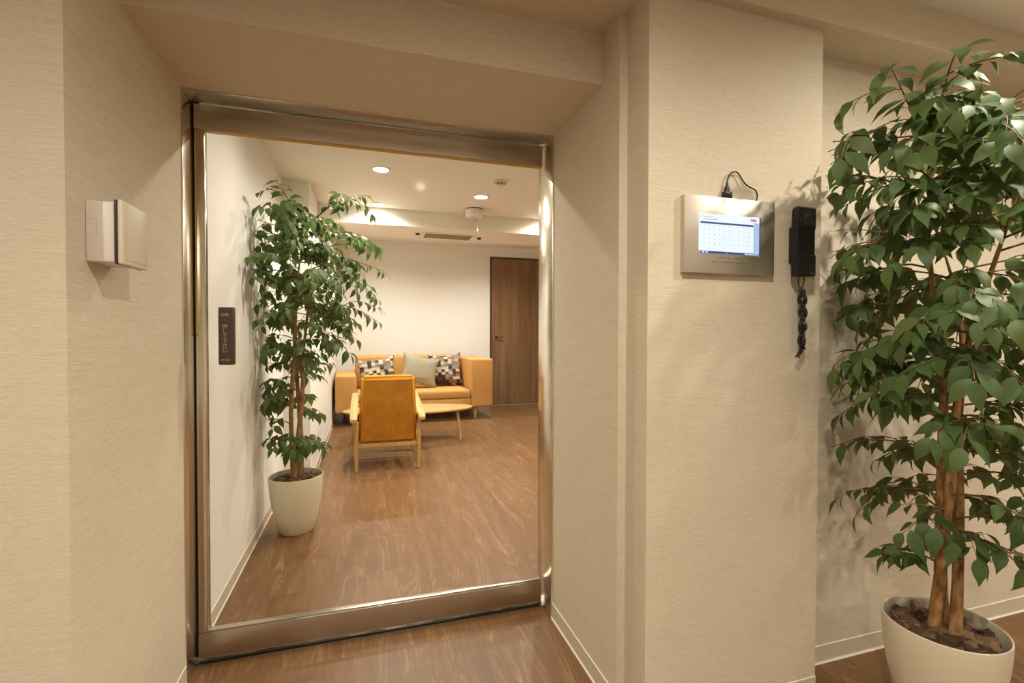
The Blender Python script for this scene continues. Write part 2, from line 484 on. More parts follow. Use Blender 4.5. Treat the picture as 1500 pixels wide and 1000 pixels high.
lay(-0.6, 2.55, 2.05, Y_FAR)
lay(1.25, 2.6, 0.42, Y_BACK)

# lounge shell
struct(prism('wall_left', [(XW, 2.02), (XW, YPIL), (XPIL, YPIL), (XPIL, Y_FAR), (XW - 0.2, Y_FAR), (XW - 0.2, 2.02)], 0, 2.75, M_WHITE), 'cream wall with a shallow pillar beside the small ficus')
struct(box('wall_far', (XW - 0.2, Y_FAR, 0), (X_RIGHT, Y_FAR + 0.15, 2.75), M_WHITE), 'cream far wall behind the sofa')
struct(box('wall_right', (X_RIGHT - 0.1, 2.02, 0), (X_RIGHT, Y_FAR, 2.75), M_WHITE), 'cream right wall of the lounge')
struct(box('ceiling', (XW - 0.2, 2.02, Z_IN), (X_RIGHT, YB0, Z_IN + 0.1), M_CEIL), 'white lounge ceiling with round downlights')
struct(box('ceiling_beam', (XW, YB0, ZB), (X_RIGHT - 0.1, YB1, 2.74), M_CEIL), 'white dropped ceiling beam across the lounge')
struct(box('ceiling_rear', (XW - 0.2, YB1, 2.62), (X_RIGHT, Y_FAR, 2.74), M_CEIL), 'raised ceiling strip behind the beam')

# entrance wall: the thick wall that holds the door recess
struct(box('wall_entrance_left', (-3.0, Y_LWALL, 0), (XL, 2.02, 2.7), M_PAPER), 'beige textured wallpaper wall left of the entrance')
struct(prism('wall_entrance_right', [(XR, 2.02), (XR, 1.33), (0.779, 1.33), (0.779, 1.40), (X_RIGHT, 1.40), (X_RIGHT, 2.02)], 0, 2.7, M_PAPER), 'beige textured reveal right of the glass door')
struct(box('wall_panel', (0.779, Y_PANEL, 0), (1.425, 1.40, Z_BEAM), M_PAPER), 'projecting beige wall panel carrying the screen and phone')
struct(box('wall_back', (1.425, Y_BACK, 0), (X_RIGHT, 1.40, Z_BEAM), M_PAPER), 'beige wall behind the large potted ficus')
struct(extr_x('wall_lintel', [(1.443, Z_SOFFIT), (2.02, Z_SOFFIT), (2.02, 2.7), (1.443, 2.7)], XL, XR, M_PAPER), 'boxed beige lintel over the entrance recess')
struct(extr_x('wall_beam', [(Y_BEAMF, Z_BEAM), (1.45, Z_BEAM), (1.45, 2.7), (Y_BEAMF, 2.7)], -3.0, X_RIGHT, M_PAPER), 'beige beam running above the entrance wall')
struct(box('ceiling_lobby', (-3.0, -3.0, Z_LOBBY), (X_RIGHT, Y_BEAMF, Z_LOBBY + 0.1), M_CEIL), 'pale lobby ceiling in front of the beam')
struct(box('wall_lobby_left', (-3.1, -3.0, 0), (-3.0, Y_LWALL, 2.7), M_WHITE))
struct(box('wall_lobby_right', (X_RIGHT, -3.0, 0), (X_RIGHT + 0.1, 1.40, 2.7), M_WHITE))
struct(box('wall_lobby_rear', (-3.0, -3.1, 0), (X_RIGHT, -3.0, 2.7), M_WHITE))

# baseboards: thin vinyl strip with a small bright toe at the floor
def baseboard(name, p0, p1, nrm, h=0.066, label=None):
    """strip from p0 to p1 (plan points), standing off the wall along nrm"""
    p0 = Vector((*p0, 0)); p1 = Vector((*p1, 0)); n = Vector((*nrm, 0))
    prof = [(0, 0), (0.007, 0), (0.0065, 0.002), (0.004, 0.005), (0.003, 0.009), (0.003, h - 0.002), (0.0015, h), (0, h)]
    bm = bmesh.new()
    A = [bm.verts.new(p0 + n * d + Vector((0, 0, z))) for d, z in prof]; B = [bm.verts.new(p1 + n * d + Vector((0, 0, z))) for d, z in prof]
    k = len(prof)
    for i in range(k):
        f = bm.faces.new((A[i], A[(i + 1) % k], B[(i + 1) % k], B[i]))
        f.material_index = 1 if i in (1, 2, 3, 5, 6) else 0
    bm.faces.new(A[::-1]); bm.faces.new(B)
    o = from_bm(name, bm, [M_BASE, M_BASE_TOE]); struct(o, label)
    return o
baseboard('baseboard_recess_left', (XL, Y_LWALL), (XL, Y_FRAME), (1, 0))
baseboard('baseboard_recess_right', (XR, 1.33), (XR, Y_FRAME), (-1, 0))
baseboard('baseboard_panel', (0.779, Y_PANEL), (1.425, Y_PANEL), (0, -1))
baseboard('baseboard_back', (1.425, Y_BACK), (X_RIGHT, Y_BACK), (0, -1))
baseboard('baseboard_lounge_left', (XW, 2.03), (XW, YPIL), (1, 0))
baseboard('baseboard_pillar', (XW, YPIL), (XPIL + 0.003, YPIL), (0, -1))
baseboard('baseboard_lounge_rear', (XPIL, YPIL), (XPIL, Y_FAR), (1, 0))
baseboard('baseboard_far', (XPIL, Y_FAR), (1.93, Y_FAR), (0, -1))

# ---------------------------------------------------------------- door_1: automatic glass door
d1 = struct(empty('door_1', (0, Y_FRAME, 0)), 'automatic glass sliding door in a brushed steel frame')
def dbox(name, a, b, m, parent=d1, bev=0.0):
    o = box(name, (a[0], a[1] - Y_FRAME, a[2]), (b[0], b[1] - Y_FRAME, b[2]), m, parent, bev); return o
ZR = 1.925      # underside of the top rail
dbox('jamb', (XL - 0.05, Y_FRAME, 0), (XL + 0.004, 2.035, Z_SOFFIT), M_STEEL_V, bev=0.0015)
dbox('jamb', (XR - 0.006, Y_FRAME, 0), (XR + 0.05, 2.035, Z_SOFFIT), M_STEEL_V, bev=0.0015)
dbox('head', (XL + 0.004, Y_FRAME, Z_SOFFIT - 0.004), (XR - 0.006, 2.035, Z_SOFFIT + 0.05), M_STEEL_H, bev=0.0015)
dbox('top_rail', (XL + 0.008, Y_LEAF, ZR), (XR - 0.013, 2.005, Z_SOFFIT - 0.008), M_STEEL_H, bev=0.001)
dbox('rail_seal', (XL + 0.0145, Y_LEAF + 0.003, ZR - 0.002), (XR - 0.013, 2.000, ZR), M_YELLOW)
dbox('stile', (XL + 0.0145, Y_LEAF + 0.003, 0.112), (-0.549, 2.003, ZR - 0.004), M_STEEL_V, bev=0.001)
dbox('stile_guide', (XL + 0.0085, Y_LEAF + 0.006, 0.112), (XL + 0.0142, Y_LEAF + 0.013, 1.188), M_STEEL_V)
dbox('gap_seal', (XL + 0.004, Y_LEAF + 0.014, 0.02), (XL + 0.0145, 1.999, ZR + 0.09), M_DARKGAP)
dbox('brush_seal', (XL + 0.0085, Y_LEAF + 0.004, 1.19), (XL + 0.0140, Y_LEAF + 0.011, ZR - 0.003), M_YELLOW)
dbox('glass_pane', (-0.5485, 1.982, 0.118), (XR - 0.013, 1.990, ZR - 0.004), M_GLASS)
dbox('bottom_rail', (XL + 0.0085, Y_LEAF, 0.006), (XR - 0.013, 2.003, 0.110), M_KICK, bev=0.001)
dbox('glazing_bead', (-0.549, Y_LEAF + 0.004, 0.1102), (XR - 0.013, 1.9995, 0.117), M_STEEL_H, bev=0.001)
dbox('floor_track', (XL + 0.004, Y_LEAF - 0.010, 0.0002), (XR - 0.006, 2.035, 0.003), M_STEEL_H)
sw = dbox('touch_switch', (-0.507, 1.958, 1.083), (-0.455, 1.9815, 1.292), M_SWITCH, bev=0.005)
sw['label'] = 'dark brown push plate with pale Japanese lettering'
yt = 1.9576 - Y_FRAME
text_mesh('lettering', '自動', 0.0135, M_INK, sw, (-0.485, yt, 1.264))
text_mesh('lettering', '押\nし\nて\n下\nさ\nい', 0.0185, M_INK, sw, (-0.485, yt, 1.178), spacing=0.93)
text_mesh('lettering', 'PUSH', 0.0095, M_INK, sw, (-0.483, yt, 1.101), stretch=1.25)

# ---------------------------------------------------------------- door_2: wooden door in the far wall
d2 = struct(empty('door_2', (1.965, Y_FAR, 0)), 'dark walnut flush door with lever handle beside the sofa')
box('door_frame', (0, -0.012, 0), (0.03, 0.0, 2.46), M_DOORTRIM, d2)
box('door_frame', (0.95, -0.012, 0), (0.98, 0.0, 2.46), M_DOORTRIM, d2)
box('door_frame', (0.03, -0.012, 2.43), (0.95, 0.0, 2.46), M_DOORTRIM, d2)
box('door_leaf', (0.033, -0.008, 0.012), (0.947, -0.0005, 2.427), M_DOORWOOD, d2)
hd = box('handle_rose', (0.085, -0.014, 1.10), (0.125, -0.008, 1.155), M_HANDLE, d2, 0.003)
tube('lever', [(0.105, -0.012, 1.135), (0.105, -0.050, 1.135), (0.120, -0.056, 1.135), (0.225, -0.056, 1.133)], 0.009, M_HANDLE, hd, 10)

# ================================================================ LAMPS AND CEILING FITTINGS
def downlight(name, x, y, z, label, group, power, parent_cat='ceiling light', size=158, lens=M_LAMP, blend=0.8, colour=WARM):
    e = tag(empty(name, (x, y, z)), label, parent_cat, group)
    lathe('trim_ring', [(0.066, 0.0), (0.066, -0.004), (0.060, -0.007), (0.054, -0.006), (0.052, -0.001)], M_WHITEPL, e, 32, False, False)
    lathe('lens', [(0.0535, -0.0015), (0.0535, -0.003), (0.03, -0.0045), (0.001, -0.005)], lens, e, 32, True, True)
    ld = bpy.data.lights.new('downlight_beam', 'SPOT')
    ld.energy = power; ld.color = colour; ld.spot_size = math.radians(size); ld.spot_blend = blend; ld.shadow_soft_size = 0.035
    lo = bpy.data.objects.new('downlight_beam', ld); COL.objects.link(lo); lo.parent = e; lo.location = (0, 0, -0.012)
    return e
G = 'round downlights in the lounge ceiling'
downlight('downlight', 0.109, 3.57, Z_IN, 'round recessed downlight, largest and nearest on the lounge ceiling', G, INSIDE_W)
downlight('downlight', 0.109, 4.545, Z_IN, 'round recessed downlight close to the beam, above the small ficus', G, INSIDE_W)
downlight('downlight', 0.951, 4.03, Z_IN, 'round recessed downlight just above the white drum lamp', G, INSIDE_W)
HG = 'lounge downlights hidden by the door frame'
HL = 'round recessed lounge downlight hidden behind the steel door frame'
for x, y in ((0.109, 2.55), (1.80, 4.545), (1.80, 2.9), (2.9, 3.8)):
    downlight('downlight', x, y, Z_IN, HL, HG, INSIDE_W * (0.72 if y < 2.6 else 1.0), size=168, blend=1.0)
LG = 'lobby downlights above and behind the viewer'
LL = 'round recessed downlight in the lobby ceiling'
for x, y in ((0.25, 6.45), (1.75, 6.45)):
    downlight('downlight', x, y, 2.62, 'round recessed downlight behind the beam, hidden above the sofa', 'downlights hidden behind the beam', REAR_W, size=150, blend=1.0, colour=(1.0, 0.95, 0.86))
for x, y in ((0.40, 0.30), (1.80, 0.52), (-1.2, -0.1), (3.3, 0.30), (-1.2, -1.5), (0.40, -1.5), (1.95, -1.5), (3.3, -1.5)):
    downlight('downlight', x, y, Z_LOBBY, LL, LG, LOBBY_W if y > -1 else LOBBY_REAR_W, size=168, blend=0.9)

# drum emergency lamp with pull switch
e = tag(empty('emergency_lamp', (0.985, 4.45, Z_IN)), 'white drum shaped emergency lamp with a hanging pull cord', 'ceiling lamp')
lathe('base_plate', [(0.079, 0.0), (0.079, -0.006), (0.072, -0.008)], M_GASKET, e, 40)
lathe('drum', [(0.076, -0.008), (0.083, -0.010), (0.083, -0.070), (0.079, -0.082), (0.06, -0.086), (0.028, -0.086)], M_WHITEPL, e, 40)
lathe('lens_cap', [(0.026, -0.086), (0.024, -0.096), (0.012, -0.103), (0.001, -0.104)], M_STEEL_H, e, 20)
pc = tube('pull_cord', [(0.030, 0, -0.084), (0.031, 0, -0.12), (0.030, 0, -0.175)], 0.0015, M_WHITEPL, e, 6)
lathe('cord_knob', [(0.003, -0.172), (0.008, -0.185), (0.010, -0.200), (0.006, -0.207)], M_WHITEPL, pc, 14, True, True, (0.030, 0))

# smoke detector
e = tag(empty('smoke_detector', (0.995, 3.575, Z_IN)), 'small pale round smoke detector on the lounge ceiling', 'smoke detector')
lathe('base_plate', [(0.055, 0.0), (0.055, -0.010), (0.050, -0.014)], M_CREAMPL, e, 32)
lathe('sensor_cap', [(0.034, -0.014), (0.034, -0.030), (0.026, -0.040), (0.004, -0.042)], M_CREAMPL, e, 24)
for k in range(8):
    a = k * math.pi / 4
    b = box('vent_slot', (0.0335, -0.006, -0.028), (0.0352, 0.006, -0.018), M_GASKET, e); b.rotation_euler = (0, 0, a)

# linear air grille in the beam underside
e = tag(empty('air_grille', (0.83, 5.03, ZB)), 'cream slotted air conditioning grille set in the beam underside', 'air vent')
box('frame', (-0.275, -0.155, -0.006), (0.275, -0.125, 0.0), M_CREAMPL, e); box('frame', (-0.275, 0.125, -0.006), (0.275, 0.155, 0.0), M_CREAMPL, e)
box('frame', (-0.275, -0.125, -0.006), (-0.245, 0.125, 0.0), M_CREAMPL, e); box('frame', (0.245, -0.125, -0.006), (0.275, 0.125, 0.0), M_CREAMPL, e)
box('backing', (-0.245, -0.125, -0.0012), (0.245, 0.125, 0.0), M_INK, e)
sl = None
for k in range(13):
    o = box('slat', (-0.2445, -0.007, -0.0008), (0.2445, 0.007, 0.0008), M_CREAMPL, e) if sl is None else sl.copy()
    if sl is None: sl = o
    else: COL.objects.link(o)
    o.location = (0, -0.113 + k * 0.0188, -0.0046); o.rotation_euler = (0.35, 0, 0)
for x, y, lb in ((0.509, 4.955, 'tiny dark eyeball spotlight left of the air grille'), (1.157, 5.0, 'tiny dark eyeball spotlight right of the air grille')):
    e = tag(empty('eyeball_spotlight', (x, y, ZB)), lb, 'spotlight', 'eyeball spotlights beside the air grille')
    lathe('ring', [(0.034, 0.0), (0.034, -0.003), (0.026, -0.004), (0.024, -0.001)], M_CREAMPL, e, 24, False, False)
    lathe('eyeball', [(0.024, 0.0), (0.023, -0.010), (0.016, -0.018), (0.010, -0.020)], M_BLACK, e, 24)

# ================================================================ FURNITURE
# ---- sofa
s = tag(empty('sofa', (-0.372, 6.44, 0), math.radians(2.4)), 'tan cloth sofa with one tall and one low boxy arm', 'sofa')
box('arm', (0.0, 0.0, 0.175), (0.262, 0.90, 0.655), M_SOFA, s, 0.028, 3)
box('arm', (1.775, 0.0, 0.175), (2.090, 0.93, 0.845), M_SOFA, s, 0.028, 3)
box('seat_base', (0.262, 0.015, 0.175), (1.775, 0.70, 0.30), M_SOFA, s, 0.015, 2)
box('seat_cushion', (0.266, 0.0, 0.30), (1.771, 0.70, 0.425), M_SOFA, s, 0.035, 3)
bk = box('backrest', (0.262, 0.68, 0.175), (1.775, 0.935, 0.875), M_SOFA, s, 0.04, 3)
for lx, ly in ((0.225, 0.12), (1.855, 0.10), (0.12, 0.80), (1.95, 0.82)):
    lathe('leg', [(0.016, 0.0), (0.030, 0.176)], M_OAK, s, 16, True, True, (lx, ly))

# ---- cushions
def cushion(name, w, h, t, m, label, loc, rot, seed, group=None):
    rnd = random.Random(seed); n = 18
    verts = []; faces = []
    ph = [rnd.uniform(0, 6.28) for _ in range(6)]
    for side in (1, -1):
        for j in range(n + 1):
            for i in range(n + 1):
                u = -1 + 2 * i / n; v = -1 + 2 * j / n
                pin = 1 - 0.15 * (1 - u * u) * abs(v) ** 2
                pin2 = 1 - 0.15 * (1 - v * v) * abs(u) ** 2
                x = u * w / 2 * pin2; z = v * h / 2 * pin
                th = max(0.0, (1 - abs(u) ** 2.6)) ** 0.55 * max(0.0, (1 - abs(v) ** 2.6)) ** 0.55
                wr = 0.011 * math.sin(9 * u + ph[0] + 3 * v) * (abs(u) ** 2) + 0.011 * math.sin(8 * v + ph[1] - 4 * u) * abs(v) ** 2
                edge = 0.004 * math.sin(14 * (u + v) + ph[2]) * max(abs(u), abs(v)) ** 6
                y = side * (t / 2 * th + (wr if th > 0.05 else 0) * th) + edge
                verts.append((x, y, z + h / 2))
    N = (n + 1) ** 2
    for sidx in (0, 1):
        for j in range(n):
            for i in range(n):
                a = sidx * N + j * (n + 1) + i
                q = (a, a + 1, a + n + 2, a + n + 1)
                faces.append(q if sidx == 1 else q[::-1])
    me = bpy.data.meshes.new(name); me.from_pydata(verts, [], faces)
    bm = bmesh.new(); bm.from_mesh(me); bmesh.ops.remove_doubles(bm, verts=bm.verts[:], dist=0.0008); bmesh.ops.recalc_face_normals(bm, faces=bm.faces[:]); bm.to_mesh(me); bm.free()
    o = link(name, me, m, None, True)
    o.location = loc; o.rotation_euler = rot
    return tag(o, label, 'cushion', group)
CG = 'cushions leaning on the sofa back'
cushion('cushion', 0.54, 0.42, 0.15, M_PATCH, 'brown and cream patchwork cushion beside the low sofa arm', (0.185, 6.90, 0.452), (-0.30, -0.12, 0.10), 1, CG)
cushion('cushion', 0.54, 0.44, 0.16, M_GREYCLOTH, 'plain grey linen cushion between the two patchwork cushions', (0.69, 6.81, 0.468), (-0.30, 0.20, 0.0), 2, CG)
cushion('cushion', 0.49, 0.48, 0.15, M_PATCH, 'brown and cream patchwork cushion beside the tall sofa arm', (1.135, 6.97, 0.440), (-0.30, -0.06, -0.06), 3, CG)

# ---- armchair (back towards the door)
c = tag(empty('armchair', (0.186, 4.305, 0)), 'mustard tweed armchair with light oak frame facing the sofa', 'armchair')
def bar(name, p0, p1, w, t, m, parent, w1=None, t1=None, bev=0.006):
    """tapered bar from p0 to p1, w across x, t the other way"""
    p0, p1 = Vector(p0), Vector(p1); w1 = w if w1 is None else w1; t1 = t if t1 is None else t1
    d = (p1 - p0).normalized(); X = Vector((1, 0, 0))
    if abs(d.dot(X)) > 0.9: X = Vector((0, 0, 1))
    X = (X - d * X.dot(d)).normalized(); Yv = d.cross(X)
    bm = bmesh.new(); vs = []
    for p, a, b in ((p0, w, t), (p1, w1, t1)):
        vs.append([bm.verts.new(p + X * sx * a / 2 + Yv * sy * b / 2) for sx, sy in ((-1, -1), (1, -1), (1, 1), (-1, 1))])
    for i in range(4): bm.faces.new((vs[0][i], vs[0][(i + 1) % 4], vs[1][(i + 1) % 4], vs[1][i]))
    bm.faces.new(vs[0][::-1]); bm.faces.new(vs[1])
    if bev: bmesh.ops.bevel(bm, geom=bm.edges[:], offset=bev, segments=2, affect='EDGES')
    return smooth_by_angle(from_bm(name, bm, m, parent), 0.7)
for sx in (-1, 1):
    bar('leg', (sx * 0.262, 0.0, 0.0), (sx * 0.272, 0.03, 0.485), 0.030, 0.036, M_OAK, c, 0.030, 0.05)
    bar('leg', (sx * 0.272, 0.66, 0.0), (sx * 0.282, 0.60, 0.585), 0.030, 0.036, M_OAK, c, 0.030, 0.05)
    # sloping armrest with rounded rear end
    bm = bmesh.new()
    prof = [(-0.095, 0.474, 0.052), (-0.080, 0.490, 0.058), (-0.04, 0.500, 0.062), (0.10, 0.524, 0.066), (0.35, 0.566, 0.064), (0.60, 0.606, 0.056), (0.66, 0.612, 0.048)]
    rings = []
    for yy, zz, ww in prof:
        th = 0.036 if -0.09 < yy < 0.65 else 0.026
        rings.append([bm.verts.new((sx * 0.284 + dx * ww / 2, yy, zz + dz)) for dx, dz in ((-1, -th + 0.006), (-0.75, -th), (0.75, -th), (1, -th + 0.006), (1, -0.006), (0.75, 0), (-0.75, 0), (-1, -0.006))])
    for A, B in zip(rings, rings[1:]):
        for i in range(8): bm.faces.new((A[i], A[(i + 1) % 8], B[(i + 1) % 8], B[i]))
    bm.faces.new(rings[0][::-1]); bm.faces.new(rings[-1])
    smooth_by_angle(from_bm('armrest', bm, M_OAK, c), 0.7)
    bar('side_rail', (sx * 0.262, 0.025, 0.235), (sx * 0.268, 0.635, 0.31), 0.024, 0.05, M_OAK, c)
bar('cross_rail', (-0.262, 0.018, 0.222), (0.262, 0.018, 0.222), 0.036, 0.024, M_OAK, c)
bar('cross_rail', (-0.268, 0.635, 0.30), (0.268, 0.635, 0.30), 0.04, 0.024, M_OAK, c)
# padded back, slightly wider at the foot and leaning towards the door
def pad(name, w0, w1, y0, z0, y1, z1, t, m, parent, bev):
    bm = bmesh.new(); d = Vector((0, y1 - y0, z1 - z0)).normalized(); nrm = Vector((0, -d.z, d.y))
    vs = []
    for (w, yy, zz) in ((w0, y0, z0), (w1, y1, z1)):
        for sx in (-1, 1):
            for k in (0, 1): vs.append(bm.verts.new(Vector((sx * w / 2, yy, zz)) - nrm * t * k))
    idx = [(0, 2, 6, 4), (1, 5, 7, 3), (0, 4, 5, 1), (2, 3, 7, 6), (0, 1, 3, 2), (4, 6, 7, 5)]
    for f in idx: bm.faces.new([vs[i] for i in f])
    bmesh.ops.recalc_face_normals(bm, faces=bm.faces[:])
    bmesh.ops.bevel(bm, geom=bm.edges[:], offset=bev, segments=3, affect='EDGES')
    return smooth_by_angle(from_bm(name, bm, m, parent), 0.8)
pad('backrest', 0.505, 0.445, 0.035, 0.238, -0.105, 0.825, 0.085, M_MUSTARD, c, 0.022)
pad('seat', 0.485, 0.485, 0.11, 0.30, 0.66, 0.385, -0.10, M_MUSTARD, c, 0.025)

# ---- coffee table: boat-shaped top, three splayed legs
t = tag(empty('coffee_table', (0.475, 5.47, 0)), 'low oval oak coffee table between the armchair and sofa', 'table')
bm = bmesh.new(); N = 56
def outline(k, s):
    a = 2 * math.pi * k / N; cx, sy = math.cos(a), math.sin(a)
    return (0.715 * s * math.copysign(abs(cx) ** 0.95, cx), 0.30 * s * math.copysign(abs(sy) ** 1.15, sy))
rings = []
for s_, z in ((0.0, 0.360), (0.985, 0.360), (1.0, 0.355), (1.0, 0.343), (0.97, 0.333), (0.0, 0.333)):
    if s_ == 0: rings.append([bm.verts.new((0, 0, z))])
    else: rings.append([bm.verts.new((*outline(k, s_), z)) for k in range(N)])
for A, B in zip(rings, rings[1:]):
    for k in range(N):
        if len(A) == 1: bm.faces.new((A[0], B[k], B[(k + 1) % N]))
        elif len(B) == 1: bm.faces.new((A[k], A[(k + 1) % N], B[0]))
        else: bm.faces.new((A[k], A[(k + 1) % N], B[(k + 1) % N], B[k]))
smooth_by_angle(from_bm('table_top', bm, M_OAKTOP, t), 0.5)
for (fx, fy), (tx, ty) in (((0.548, -0.15), (0.515, -0.10)), ((-0.62, -0.02), (-0.585, -0.02)), ((0.02, 0.25), (0.02, 0.17))):
    tube('leg', [(fx, fy, 0.0), (fx * 0.5 + tx * 0.5, fy * 0.5 + ty * 0.5, 0.165), (tx, ty, 0.334)], [0.015, 0.019, 0.022], M_OAKDARK, t, 14)

# ================================================================ WALL FITTINGS
# ---- card reader box on the left reveal
e = tag(empty('card_reader', (XL, 1.287, 1.357)), 'white wall mounted card reader box left of the glass door', 'card reader')
box('housing', (0.0, 0.0, 0.0), (0.0545, 0.118, 0.135), M_WHITEPL, e, 0.004)
box('gasket', (0.0545, -0.003, -0.004), (0.0600, 0.121, 0.139), M_GASKET, e, 0.002)
cv = box('cover', (0.0600, -0.004, -0.005), (0.0715, 0.122, 0.140), M_CREAMPL, e, 0.005, 3)
box('cover_face', (0.0715, 0.012, 0.006), (0.0725, 0.117, 0.129), M_CREAMPL, cv, 0.0004)
for x0, x1, z0, z1 in ((0.004, 0.0210, 0.0940, 0.0946), (0.004, 0.0150, 0.0530, 0.0536), (0.0206, 0.0212, 0.0600, 0.0942)):
    box('seam', (x0, -0.0005, z0), (x1, 0.0, z1), M_INK, e)

# ---- steel screen panel
e = tag(empty('monitor_panel', (1.053, Y_PANEL, 1.38)), 'brushed steel wall panel with a lit calendar screen', 'monitor')
box('housing', (-0.165, -0.018, 0.0), (0.165, 0.0, 0.227), M_STEEL_PANEL, e, 0.0012)
sc = box('screen', (-0.115, -0.0186, 0.058), (0.110, -0.0178, 0.176), M_SCREEN, e)
sc['label'] = 'bright white screen with blue bars'
def spr(name, x0, x1, z0, z1, m): return box(name, (x0, -0.0190, z0), (x1, -0.01862, z1), m, sc)
spr('title_bar', -0.110, 0.082, 0.146, 0.1515, M_SCREENBLUE)
spr('task_bar', -0.115, 0.110, 0.058, 0.0655, M_SCREENBLUE)
spr('side_strip', 0.083, 0.1045, 0.068, 0.158, M_SCREENPALE)
spr('screen_edge', 0.1050, 0.110, 0.0655, 0.176, M_SCREENBLUE)
spr('button', 0.072, 0.094, 0.162, 0.169, M_SCREENORANGE)
def dots(name, rects, m, parent, y=-0.0192, yb=-0.0190):
    bm = bmesh.new()
    for x0, x1, z0, z1 in rects: add_box(bm, (x0, y, z0), (x1, yb, z1))
    o = from_bm(name, bm, m, parent); return o
rnd = random.Random(5)
cal = [(-0.097 + i * 0.0178, -0.097 + i * 0.0178 + 0.0028, 0.141 - j * 0.0135, 0.141 - j * 0.0135 + 0.0015) for j in range(5) for i in range(10) if rnd.random() > 0.06]
dots('calendar_entries', cal, M_SCREENGREY, sc, -0.0190, -0.01865)
dots('screen_caption', [(-0.108 + k * 0.0052, -0.108 + k * 0.0052 + rnd.uniform(.002, .004), 0.1655, 0.1672) for k in range(9)] + [(-0.098 + k * 0.0062, -0.0945 + k * 0.0062, 0.158, 0.1605) for k in range(8)], M_SCREENGREY, sc, -0.0190, -0.01865)
dots('task_icons', [(-0.113, -0.110, 0.060, 0.063), (-0.104, -0.096, 0.060, 0.0635), (-0.091, -0.084, 0.060, 0.0635), (-0.018, -0.014, 0.0605, 0.0625)] + [(0.050 + k * 0.0055, 0.0535 + k * 0.0055, 0.060, 0.0635) for k in range(10)], M_SCREEN, sc, -0.0192, -0.0190)
dots('engraved_caption', [(-0.045 + k * 0.0062, -0.041 + k * 0.0062 + rnd.uniform(-.001, .001), 0.0455, 0.0485) for k in range(13)] + [(-0.068 + k * 0.0062, -0.064 + k * 0.0062 + rnd.uniform(-.001, .001), 0.0325, 0.0358) for k in range(22)], M_INKDARK, e, -0.0181, -0.0179)

# ---- plug and cable on top of the panel
e = tag(empty('charging_cable', (1.045, 1.204, 1.607)), 'thin black cable plugged into the top of the screen panel', 'cable')
box('plug', (-0.0155, -0.007, 0.0), (0.0145, 0.006, 0.021), M_BLACK, e, 0.002)
lathe('strain_relief', [(0.0075, 0.021), (0.0075, 0.034), (0.0045, 0.040), (0.003, 0.050)], M_BLACK, e, 14)
pts = [(0.0, 0, 0.048), (0.002, 0, 0.060), (0.010, 0, 0.075), (0.022, 0, 0.083), (0.036, 0, 0.083), (0.048, 0, 0.072), (0.058, -0.001, 0.058), (0.072, -0.001, 0.047), (0.090, 0, 0.041), (0.104, 0, 0.036), (0.112, 0, 0.026), (0.112, 0, 0.012), (0.108, 0, 0.000)]
def smoothpath(p, n=5):
    p = [Vector(q) for q in p]; out = []
    for i in range(len(p) - 1):
        a = p[max(i - 1, 0)]; b = p[i]; c_ = p[i + 1]; d = p[min(i + 2, len(p) - 1)]
        for k in range(n):
            u = k / n
            out.append(0.5 * ((2 * b) + (c_ - a) * u + (2 * a - 5 * b + 4 * c_ - d) * u * u + (3 * b - a - 3 * c_ + d) * u ** 3))
    out.append(p[-1]); return out
tube('cord', smoothpath(pts), 0.0022, M_BLACK, e, 8)

# ---- wall phone with tangled coil cord
e = tag(empty('wall_phone', (1.312, Y_PANEL, 1.38)), 'black wall phone handset with a knotted coil cord', 'phone')
cr = box('cradle', (-0.020, -0.022, 0.045), (0.026, 0.0, 0.158), M_BLACK, e, 0.003)
hs = empty('handset', (0, 0, 0)); hs.parent = e
bm = bmesh.new()
prof = [(-0.024, 0.0), (-0.051, 0.0), (-0.055, 0.004), (-0.055, 0.062), (-0.047, 0.070), (-0.047, 0.142), (-0.054, 0.150), (-0.054, 0.208), (-0.048, 0.214), (-0.030, 0.214), (-0.024, 0.205)]
A = [bm.verts.new((-0.035, y, z)) for y, z in prof]; B = [bm.verts.new((0.032, y, z)) for y, z in prof]
bm.faces.new(A[::-1]); bm.faces.new(B)
for i in range(len(prof)): bm.faces.new((A[i], A[(i + 1) % len(prof)], B[(i + 1) % len(prof)], B[i]))
bmesh.ops.bevel(bm, geom=[ed for ed in bm.edges if abs(ed.verts[0].co.x - ed.verts[1].co.x) < 1e-6], offset=0.002, segments=2, affect='EDGES')
smooth_by_angle(from_bm('grip', bm, M_BLACK, hs), 0.5)
box('ear_plate', (-0.018, -0.0556, 0.156), (0.026, -0.0538, 0.203), M_BLACKSHINE, hs, 0.0006)
box('mouth_slot', (0.008, -0.0556, 0.006), (0.020, -0.0548, 0.008), M_INKDARK, hs)
# cord: loop out of the handset, then two coils wound round each other, loose ends
def helix(path, rad, pitch_len, start=0.0, step=0.0011):
    path = [Vector(p) for p in path]; out = []; ph = start; up = None
    for a, b in zip(path, path[1:]):
        d = b - a; L = d.length
        if L < 1e-7: continue
        t_ = d / L
        up = t_.orthogonal().normalized() if up is None else (up - t_ * up.dot(t_)).normalized()
        sd = t_.cross(up); n = max(1, int(L / step))
        for k in range(n):
            out.append(a + d * (k / n) + (up * math.cos(ph) + sd * math.sin(ph)) * rad); ph += 2 * math.pi * (L / n) / pitch_len
    return out
cyl = -0.030
def strand(phase):
    p = []
    for k in range(60):
        u = k / 59; z = -0.040 - 0.180 * u; a = phase + u * 4.2 * math.pi
        amp = 0.0085 * (1 - 0.35 * u); sway = 0.006 * math.sin(u * 2.2) - 0.004 * u * u
        p.append((0.004 + sway + amp * math.cos(a), cyl + amp * math.sin(a), z))
    return p
